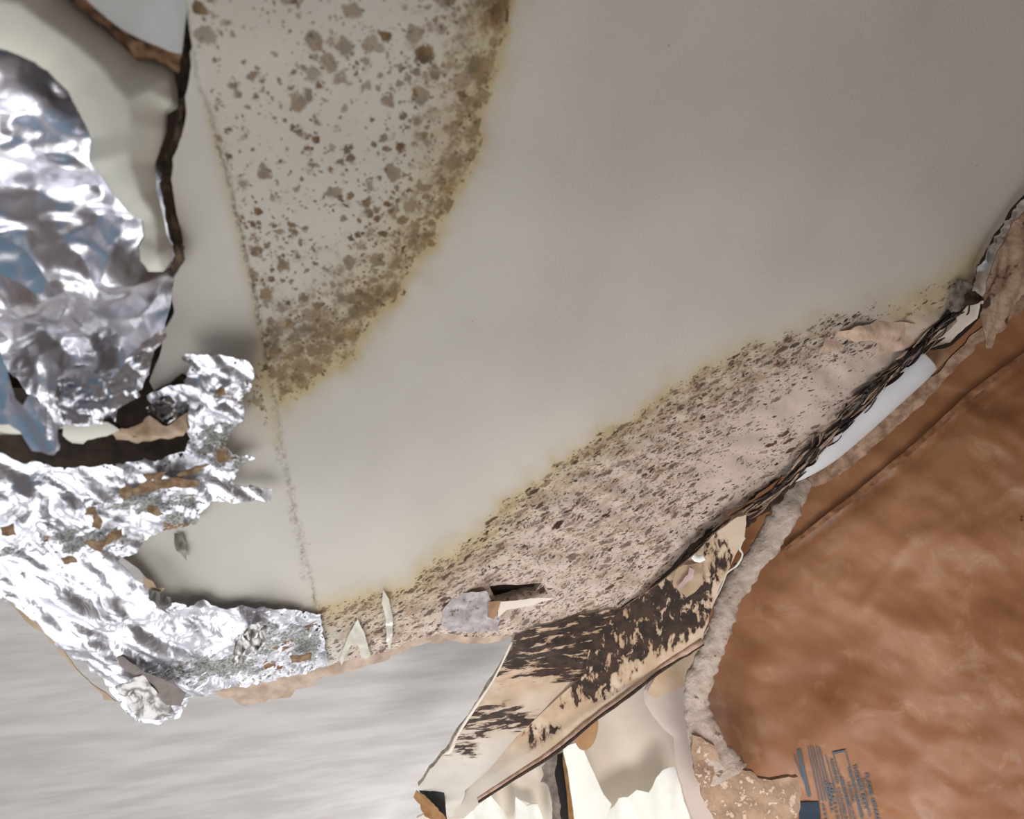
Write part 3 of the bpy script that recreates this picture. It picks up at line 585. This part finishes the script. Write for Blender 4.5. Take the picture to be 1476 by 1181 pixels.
curl('dark_gap_edge', [(1014, 928, 1.235, 2), (958, 964, 1.255, 1.8), (903, 1006, 1.272, 2), (856, 1040, 1.29, 1.6), (800, 1086, 1.31, 2), (740, 1124, 1.34, 1.6), (690, 1156, 1.37, 1.5)], [DARKEDGE], -120, 120, 8, .001, bulk, .3, 3)['label'] = 'dark broken lower edge'
curl('edge_paper', [(738, 925, 1.20, 1.5), (714, 975, 1.235, 1.2), (690, 1012, 1.26, 1.8), (662, 1055, 1.29, 1.8), (650, 1080, 1.30, 3), (643, 1085, 1.31, 1)], [BEIGEP], -100, 100, 8, .0006, bulk, .3, 5)['label'] = 'pale torn edge paper'
sheet('hollow_end_shade', [(604, 1140), (640, 1141), (644, 1181), (640, 1190), (620, 1168)], 1.39, 6, [BLACK], None, .001, None, (), 0, 7, bulk)['label'] = 'black sheet as the shade in the hollow end'  # flat black sheet stands for the shade inside the open end
sheet('end_paper', [(596, 1150), (600, 1141), (612, 1146), (625, 1160), (642, 1178), (645, 1195), (625, 1185), (612, 1176), (606, 1160)], 1.37, 5, [plain('tan_end_paper', lin(170, 130, 84), lin(140, 100, 60), .8), DARKEDGE], lambda X, Y: .003*vn(X/8, Y/8), .002, None, (), 3, 4, bulk)['label'] = 'tan torn end paper'
props(sheet('torn_flap', [(1040, 765), (1055, 745), (1071, 736), (1071, 772), (1060, 778), (1052, 776)], 1.19, 4, [TANP, BEIGEP], lambda X, Y: .003*vn(X/12, Y/12), .001, None, (), 1.5, 4, bulk, seed=84), 'triangular tan flap')
props(sheet('torn_flap', [(975, 822), (985, 815), (1012, 812), (1012, 840), (1004, 852), (990, 862), (978, 852), (970, 840)], 1.20, 4, [TANP, BEIGEP], lambda X, Y: .003*vn(X/12, Y/12), .001, None, (), 2, 4, bulk, seed=85), 'tan flap with a pink smear')
sheet('paint_smear', [(994, 818), (1001, 822), (999, 834), (990, 840), (980, 850), (977, 846), (986, 834), (992, 828)], 1.192, 3, [plain('pink_smear', lin(214, 186, 182), lin(186, 160, 158), .7)], None, .0008, None, (), 1, 3, bulk)['label'] = 'pinkish white smear'
curl('paper_curl', [(1000, 802, 1.19, 5), (1007, 806, 1.185, 5), (1016, 803, 1.18, 4)], [WHITEP], -130, 130, 10, .0006, bulk, .1, 3)['label'] = 'small white curl'

# ================================================================== KRAFT-FACED INSULATION
KP = plane((1476, 450, 1.35), (1050, 800, 1.56), (1476, 1181, 1.22))
KR = [(1700, 250), (1480, 380), (1400, 470), (1335, 530), (1250, 600), (1165, 660), (1060, 720), (1000, 800), (985, 900), (970, 1000), (990, 1100), (1030, 1300), (1700, 1350)]
KS1 = [(1500, 495), (1400, 570), (1310, 655), (1225, 725), (1130, 795)]
KS2 = [(1430, 460), (1330, 545), (1240, 625), (1165, 690)]
def d_k(X, Y):
    v = .018*fbm(X/230, Y/170, 3, 21) + .008*fbm((X*.8+Y*.6)/130, (Y*.8-X*.6)/60, 3, 22)
    v = v + .005*np.exp(-(pdist(KS1, X, Y)/7)**2) - .006*np.exp(-(pdist(KS1, X-5, Y-6)/5)**2)
    v = v - .04*ss(70, 0, X-1025)*ss(900, 1000, Y)
    v = v + .003*np.exp(-(pdist([(1130, 800), (1240, 880), (1310, 780), (1476, 700)], X, Y)/9)**2)
    return v
kraft = props(sheet('insulation_batt', KR, KP, 7, [KRAFT], d_k, .03,
      {'seam': lambda X, Y: np.clip(.9*np.exp(-(pdist(KS1, X-3, Y-4)/3.5)**2)*(.5+.5*vn(X/30, Y/30, 4)) + .4*np.exp(-(pdist([(1476, 560), (1290, 700), (1120, 850)], X, Y)/9)**2)*.5, 0, 1)},
      (), 0, 9, None, seed=91), 'brown kraft-paper insulation facing that fills the lower right', 'insulation')
sheet('paper_seam', [(1500, 488), (1400, 562), (1310, 646), (1222, 720), (1130, 790), (1130, 797), (1226, 727), (1314, 654), (1404, 571), (1500, 498)], off(KP, .008), 5, [plain('kraft_seam', lin(170, 122, 86), lin(130, 86, 56), .6, 60, .4)],
      lambda X, Y: .018*fbm(X/230, Y/170, 3, 21) + .008*fbm((X*.8+Y*.6)/130, (Y*.8-X*.6)/60, 3, 22) + .002*fbm(X/10, Y/10, 2), .002, None, (), 1, 8, kraft, seed=92)['label'] = 'raised lapped seam'
# blue printing
def kp(X, Y, k=.0035):
    p = P(X, Y, KP); n = np.cross(P(X+1, Y, KP)-p, P(X, Y+1, KP)-p); n /= np.linalg.norm(n); n *= np.sign((CAM-p) @ n)
    return p + n*(float(d_k(np.array([float(X)]), np.array([float(Y)]))[0]) + k)
def bars(name, strips, mat, label):
    V, Fc = [], []
    for (xa, ya, xb, yb, wd) in strips:
        n = max(2, int(math.hypot(xb-xa, yb-ya)/6)); d = np.array([xb-xa, yb-ya])/math.hypot(xb-xa, yb-ya); nn = np.array([-d[1], d[0]])*wd/2; b = len(V)
        for i in range(n+1):
            q = np.array([xa, ya]) + (np.array([xb, yb])-[xa, ya])*i/n
            for e in (-1, 1): V.append(kp(*(q+nn*e)).tolist())
        Fc += [(b+2*i, b+2*i+1, b+2*i+3, b+2*i+2) for i in range(n)]
    me = mesh(name, V, Fc, [mat]); o = link(name, me, kraft); o['label'] = label; return o
T = [(1166+i*4.2, 1076+i*0-(i % 2)*2, 1178+i*4.6+3, 1156+i*.5, 1.5) for i in range(5)]
bars('printed_lines', T + [(1152, 1080, 1166, 1150, 5), (1145, 1087, 1158, 1125, 1.5)], INK, 'blue printed ruled lines')
bars('printed_block', [(1165, 1158, 1168, 1200, 30)], NAVY, 'navy printed block')
bars('printed_frame', [(1201, 1085, 1220, 1080.5, 3.2), (1202, 1085, 1226, 1185, 1.2), (1219.5, 1081, 1243, 1185, 1.2), (1191, 1088, 1214, 1185, 1.3)], INK, 'blue printed frame')
def words(txt, x0, y0, x1, y1, size):
    cu = bpy.data.curves.new('t', 'FONT'); cu.body = txt; cu.size = 1; cu.offset = .025; o = bpy.data.objects.new('t', cu); COL.objects.link(o)
    dg = bpy.context.evaluated_depsgraph_get(); me0 = bpy.data.meshes.new_from_object(o.evaluated_get(dg))
    v = np.array([tuple(a.co) for a in me0.vertices]); f = [tuple(p.vertices) for p in me0.polygons]; bpy.data.objects.remove(o)
    v[:, 0] /= v[:, 0].max(); d = np.array([x1-x0, y1-y0], float); L = np.hypot(*d); dn = d/L; up = np.array([dn[1], -dn[0]])
    V = [kp(*(np.array([x0, y0]) + d*a[0] + up*a[1]*size)).tolist() for a in v]
    me = mesh('printed_text', V, f, [INK], None, False); link('printed_text', me, kraft)
for a in (('ADDERED', 1197, 1094, 1205, 1132, 6.5), ('CUSTOMER RE', 1206, 1138, 1218, 1190, 6), ('INSTALL', 1187, 1128, 1198, 1175, 6), ('CM CT13 IN', 1195, 1131, 1206, 1190, 6), ('IMPORTANT', 1210, 1122, 1222, 1165, 6.5),
          ('UNDER', 1221, 1130, 1228, 1160, 5.5), ('CAUTION WARMSIDE', 1222, 1108, 1240, 1181, 6.5), ('THERMAL BATT', 1229, 1103, 1245, 1170, 8), ('THIS PRODUCT', 1241, 1123, 1252, 1181, 5.5), ('FLAME SPREAD', 1246, 1116, 1264, 1190, 8), ('SITE', 1184, 1161, 1189, 1190, 5), ('NOT LEFT EXPOSED', 1222, 1160, 1234, 1200, 5)):
    words(*a)

# ================================================================== WHITE ROLL + EDGE PIECES
roll = props(curl('paper_roll', [(1128, 698, 1.235, 1), (1150, 680, 1.23, 13), (1185, 648, 1.22, 23), (1225, 608, 1.21, 28), (1270, 566, 1.19, 29), (1310, 531, 1.175, 28), (1328, 515, 1.17, 26)], [ROLLP], -150, 150, 28, .0012, None, .0, 1),
      'smooth white paper roll curled along the broken ceiling edge above the brown facing', 'paper')
props(sheet('paper_wedge', [(1318, 510), (1350, 482), (1385, 458), (1410, 430), (1418, 436), (1412, 462), (1390, 480), (1372, 497), (1345, 505), (1326, 502)], plane((1318, 505, 1.18), (1415, 435, 1.13), (1400, 480, 1.17)), 5, [BEIGEP, GREYP],
      lambda X, Y: -.006*ss(20, 0, sdf([(1318, 510), (1350, 482), (1410, 430), (1412, 462), (1372, 497)], X, Y)), .002, None, (), 1.5, 5, roll, seed=101), 'flat cream end of the roll')
props(sheet('paper_tab', [(1326, 501), (1345, 505), (1376, 499), (1366, 516), (1348, 534), (1340, 540), (1336, 520)], plane((1326, 501, 1.165), (1376, 499, 1.17), (1340, 540, 1.18)), 4, [BROWNPAPER, BEIGEP], lambda X, Y: .006*vn(X/20, Y/20, 2), .001, None, (), 1, 4, None, seed=102),
      'small brown paper tab folded out at the upper end of the white roll', 'paper')
props(sheet('paper_edge_strip', [(1340, 545), (1352, 538), (1372, 512), (1400, 482), (1476, 425), (1500, 415), (1500, 428), (1412, 494), (1376, 532), (1352, 560), (1298, 612), (1248, 655), (1206, 688), (1176, 702), (1162, 700), (1158, 692), (1190, 672), (1235, 628), (1285, 582)],
      plane((1340, 545, 1.262), (1480, 420, 1.20), (1165, 695, 1.345)), 5, [plain('edge_strip_paper', lin(176, 146, 124), lin(130, 100, 80), .8, 60, .5), DARKEDGE], lambda X, Y: .003*fbm(X/16, Y/16, 3), .003, None, (), 2.5, 6, None, seed=103),
      'thin torn brown paper strip running diagonally below the white roll', 'paper')
# hanging tatters at far right
tat = props(sheet('paper_tatter', [(1540, 225), (1482, 294), (1452, 330), (1434, 362), (1420, 396), (1412, 425), (1410, 450), (1412, 470), (1418, 500), (1426, 500), (1432, 480), (1444, 470), (1452, 452), (1470, 425), (1540, 360)], plane((1440, 330, 1.03), (1420, 490, 1.09), (1520, 330, 1.02)), 5,
      [plain('tatter_paper', lin(180, 152, 128), lin(128, 98, 76), .85, 22, .8, 50, .008, (lin(74, 54, 40), 34, .56)), DARKEDGE], lambda X, Y: .010*billow((X+Y*.3)/22, Y/80, 3, 5), .0015, None, (), 3, 6, None, seed=104),
      'twisted beige paper tatter hanging at the right edge of the photo', 'paper')
for i, (lb, pl, k, m) in enumerate([('tan torn ply', [(1480, 276), (1452, 312), (1432, 340), (1414, 374), (1396, 418), (1400, 440), (1424, 436), (1440, 384), (1480, 322)], -.014, BEIGEP), ('dark rotten ply', [(985, 808), (1010, 786), (1080, 732), (1124, 700), (1150, 690), (1128, 716), (1085, 752), (1040, 784), (1010, 806)], -.022, DARKEDGE), ('grey curled ply', [(1366, 412), (1380, 402), (1400, 410), (1392, 440), (1378, 450), (1364, 444), (1368, 425)], .02, GREYP), ('dark brown ply', [(1388, 425), (1402, 418), (1420, 430), (1400, 440), (1386, 442)], .028, DARKEDGE), ('pale grey ply', [(1414, 372), (1432, 350), (1430, 378), (1418, 388), (1408, 392)], .012, GREYCAP)]):
    props(sheet('torn_ply', pl, off(CP, k), 3.5, [m], lambda X, Y: .007*billow(X/12, Y/12, 2, 3), .001, None, (), 2, 4, ceil, seed=110+i), lb)

# ================================================================== GYPSUM STRIP + BEIGE BOARD
RD = 1.30
strip = props(curl('gypsum_strip', [(1158, 690, 1.30, 12), (1143, 715, 1.29, 18), (1128, 745, 1.28, 18), (1110, 778, 1.29, 17), (1090, 806, 1.29, 15), (1070, 832, 1.30, 17), (1052, 862, 1.30, 15), (1042, 892, 1.30, 16), (1032, 920, 1.30, 15), (1020, 950, 1.30, 17), (1008, 982, 1.30, 17), (1003, 1015, 1.30, 17), (1012, 1050, 1.29, 21), (1026, 1085, 1.29, 26), (1044, 1120, 1.28, 34)],
      [GYPSTRIP], -130, 130, 22, .002, None, .16, 9, 8, .55), 'rough grey gypsum strip curving down beside the brown insulation facing', 'gypsum')
for v in (0,):
    props(sheet('broken_foot', [(998, 1060), (1030, 1075), (1046, 1108), (1075, 1112), (1110, 1124), (1150, 1120), (1153, 1150), (1148, 1200), (1040, 1200), (1012, 1150), (1000, 1110)], 1.265, 6, [GYPMOTT], lambda X, Y: .006*fbm(X/30, Y/22, 4, 9), .01, None, (), 4, 6, strip, seed=121), 'mottled broken foot')
props(curl('paper_thread', [(1073, 775, 1.235, 2), (1066, 790, 1.235, 2), (1070, 800, 1.235, 1.6), (1062, 815, 1.24, 1.6), (1048, 826, 1.25, 1.4), (1040, 845, 1.25, 1.4), (1030, 865, 1.25, 1.2), (1020, 885, 1.26, 1)], [WHITEP], -180, 180, 7, 0, None, .3, 4), 'thin pale curl of paper edge left of the gypsum strip', 'paper')
curl('paper_nib', [(1098, 800, 1.30, 1.5), (1103, 806, 1.30, 3), (1107, 811, 1.30, 1)], [WHITEP], -180, 180, 7, 0, strip, 0, 4)
tan = [(1010, 922), (1024, 900), (1030, 930), (1010, 1000), (1006, 1060), (1030, 1110), (1060, 1200), (1005, 1200), (990, 1160), (978, 1120), (972, 1090), (971, 1066), (955, 1052), (940, 1034), (928, 1012), (928, 998), (940, 975), (975, 945)]
props(sheet('drywall_offcut', tan, plane((930, 1000, 1.42), (1020, 910, 1.38), (1020, 1180, 1.40)), 6, [PINKP, plain('burnt_rim', lin(104, 70, 44), lin(70, 44, 28), .9)], lambda X, Y: -.006*np.exp(-np.clip(sdf(tan, X, Y), 0, 50)/6), .008,
      None, (), 1.5, 7, None, seed=122), 'pinkish board offcut with a burnt brown rim beside the gypsum strip', 'drywall')
props(sheet('damp_stain_paper', [(1012, 924), (1000, 940), (978, 952), (945, 975), (933, 1000), (945, 1010), (960, 1000), (985, 990), (1004, 985), (1018, 945)], plane((930, 1000, 1.41), (1020, 910, 1.37), (1020, 1180, 1.39)), 6,
      [plain('damp_tan', lin(190, 158, 126), lin(206, 182, 158), .85, 20)], None, .001, None, (), 3, 6, bpy.data.objects['drywall_offcut'], seed=123), 'damp tan stain')
pan = [(700, 1130), (760, 1080), (850, 1020), (930, 960), (1000, 930), (1010, 1250), (560, 1300), (600, 1180)]
back = props(sheet('back_board', pan, plane((700, 1150, 1.75), (980, 1000, 1.70), (900, 1181, 1.72)), 12, [BEIGEP], None, .01, None, (), 0, 9, None, seed=124), 'flat beige board seen below the mouldy bulkhead', 'board')
BW = [(972, 1105), (985, 1150), (1010, 1240), (830, 1240), (842, 1186), (862, 1160), (880, 1166), (892, 1152), (905, 1150), (918, 1140), (935, 1142), (946, 1122), (960, 1108)]
props(sheet('peeled_paper', BW, plane((840, 1160, 1.62), (985, 1120, 1.60), (900, 1220, 1.60)), 6, [WHITEP], lambda X, Y: .004*fbm(X/14, Y/60, 3, 3), .002, None, (), 2, 6, None, seed=125), 'bright white peeled paper with a ragged top at the bottom edge of the photo', 'paper')
props(sheet('peeled_paper', [(810, 1075), (832, 1066), (838, 1072), (850, 1100), (870, 1145), (882, 1162), (862, 1200), (830, 1240), (826, 1170), (818, 1110)], plane((810, 1075, 1.56), (840, 1066, 1.56), (850, 1200, 1.58)), 5, [WHITEP], lambda X, Y: .012*np.cos((X-835)/24), .002, None, (), .5, 7, None, seed=126), 'upright white paper strip beside the wooden batten', 'paper')
props(sheet('peeled_paper', [(703, 1141), (725, 1168), (732, 1200), (742, 1200), (744, 1150), (760, 1162), (775, 1160), (790, 1200), (660, 1230), (664, 1178)], plane((703, 1141, 1.52), (780, 1165, 1.55), (700, 1200, 1.52)), 5, [WHITEP], lambda X, Y: .004*fbm(X/14, Y/50, 3, 3), .002, None, (), 1.5, 6, None, seed=127), 'pointed white paper shards under the hollow end of the bulkhead', 'paper')
props(sheet('drywall_shard', [(703, 1141), (735, 1120), (760, 1108), (790, 1088), (800, 1120), (806, 1200), (790, 1200), (775, 1162), (752, 1154), (742, 1158), (742, 1200), (726, 1168)], plane((703, 1141, 1.60), (790, 1090, 1.60), (780, 1200, 1.62)), 6, [BEIGEP, GREYP], None, .004, None, (), 1.5, 6, None, seed=128), 'pale beige shard left of the dark slot at the bottom', 'drywall')
bat = empty('wood_batten', 815, 1120, 1.62, 'raw wooden batten end in the dark slot at the bottom', 'batten')
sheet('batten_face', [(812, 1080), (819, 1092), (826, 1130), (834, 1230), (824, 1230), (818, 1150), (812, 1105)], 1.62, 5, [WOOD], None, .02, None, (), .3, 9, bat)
sheet('batten_shade_sheet', [(793, 1080), (812, 1080), (813, 1105), (818, 1150), (824, 1230), (806, 1230), (800, 1150), (796, 1110)], 1.65, 5, [BLACK], None, .01, None, (), .3, 9, bat)  # black sheet: shade of the slot beside the batten, put into its colour
props(sheet('grey_paper_scrap', [(784, 1094), (806, 1078), (812, 1082), (803, 1088), (800, 1110), (806, 1150), (812, 1230), (800, 1230), (794, 1150), (788, 1130), (779, 1128), (784, 1118), (782, 1108), (786, 1102)], 1.54, 4, [GREYP], lambda X, Y: .003*vn(X/10, Y/10), .002, None, (), 2, 4, None, seed=130), 'dusty grey paper scrap along the dark slot at the bottom', 'paper')
th = np.linspace(0, 2*math.pi, 20)[:-1]
props(sheet('brown_paper_tongue', [(845+17*math.cos(a)-(4*math.sin(a)), 1052+29*math.sin(a)) for a in th], 1.38, 5, [plain('tongue_paper', lin(176, 140, 100), lin(160, 122, 84), .8), DARKEDGE], lambda X, Y: .004*np.cos((X-845)/12), .002, None, (), 0, 7, None, seed=131),
      'rounded brown paper tongue hanging under the rim of the bulkhead', 'paper')
# blue tarpaulin added unseen behind the camera: puts blue reflections into the foil
tp = bpy.data.meshes.new('reflector_mesh'); tp.from_pydata([(-1.6+i*.11, -.8, .8+j*1.3) for j in (0, 1) for i in range(13)], [], [(i, i+1, i+14, i+13) for i in range(12)])
for i, v in enumerate(tp.vertices): v.co.y += .03*math.sin(i*1.7)
tp.materials.append(plain('reflector_blue', lin(48, 132, 165), lin(38, 112, 148), .6))
t_ = link('blue_reflector', tp); t_.modifiers.new('t', 'SOLIDIFY').thickness = .003; props(t_, 'blue tarpaulin added unseen behind the camera to tint the foil reflections', 'reflector')
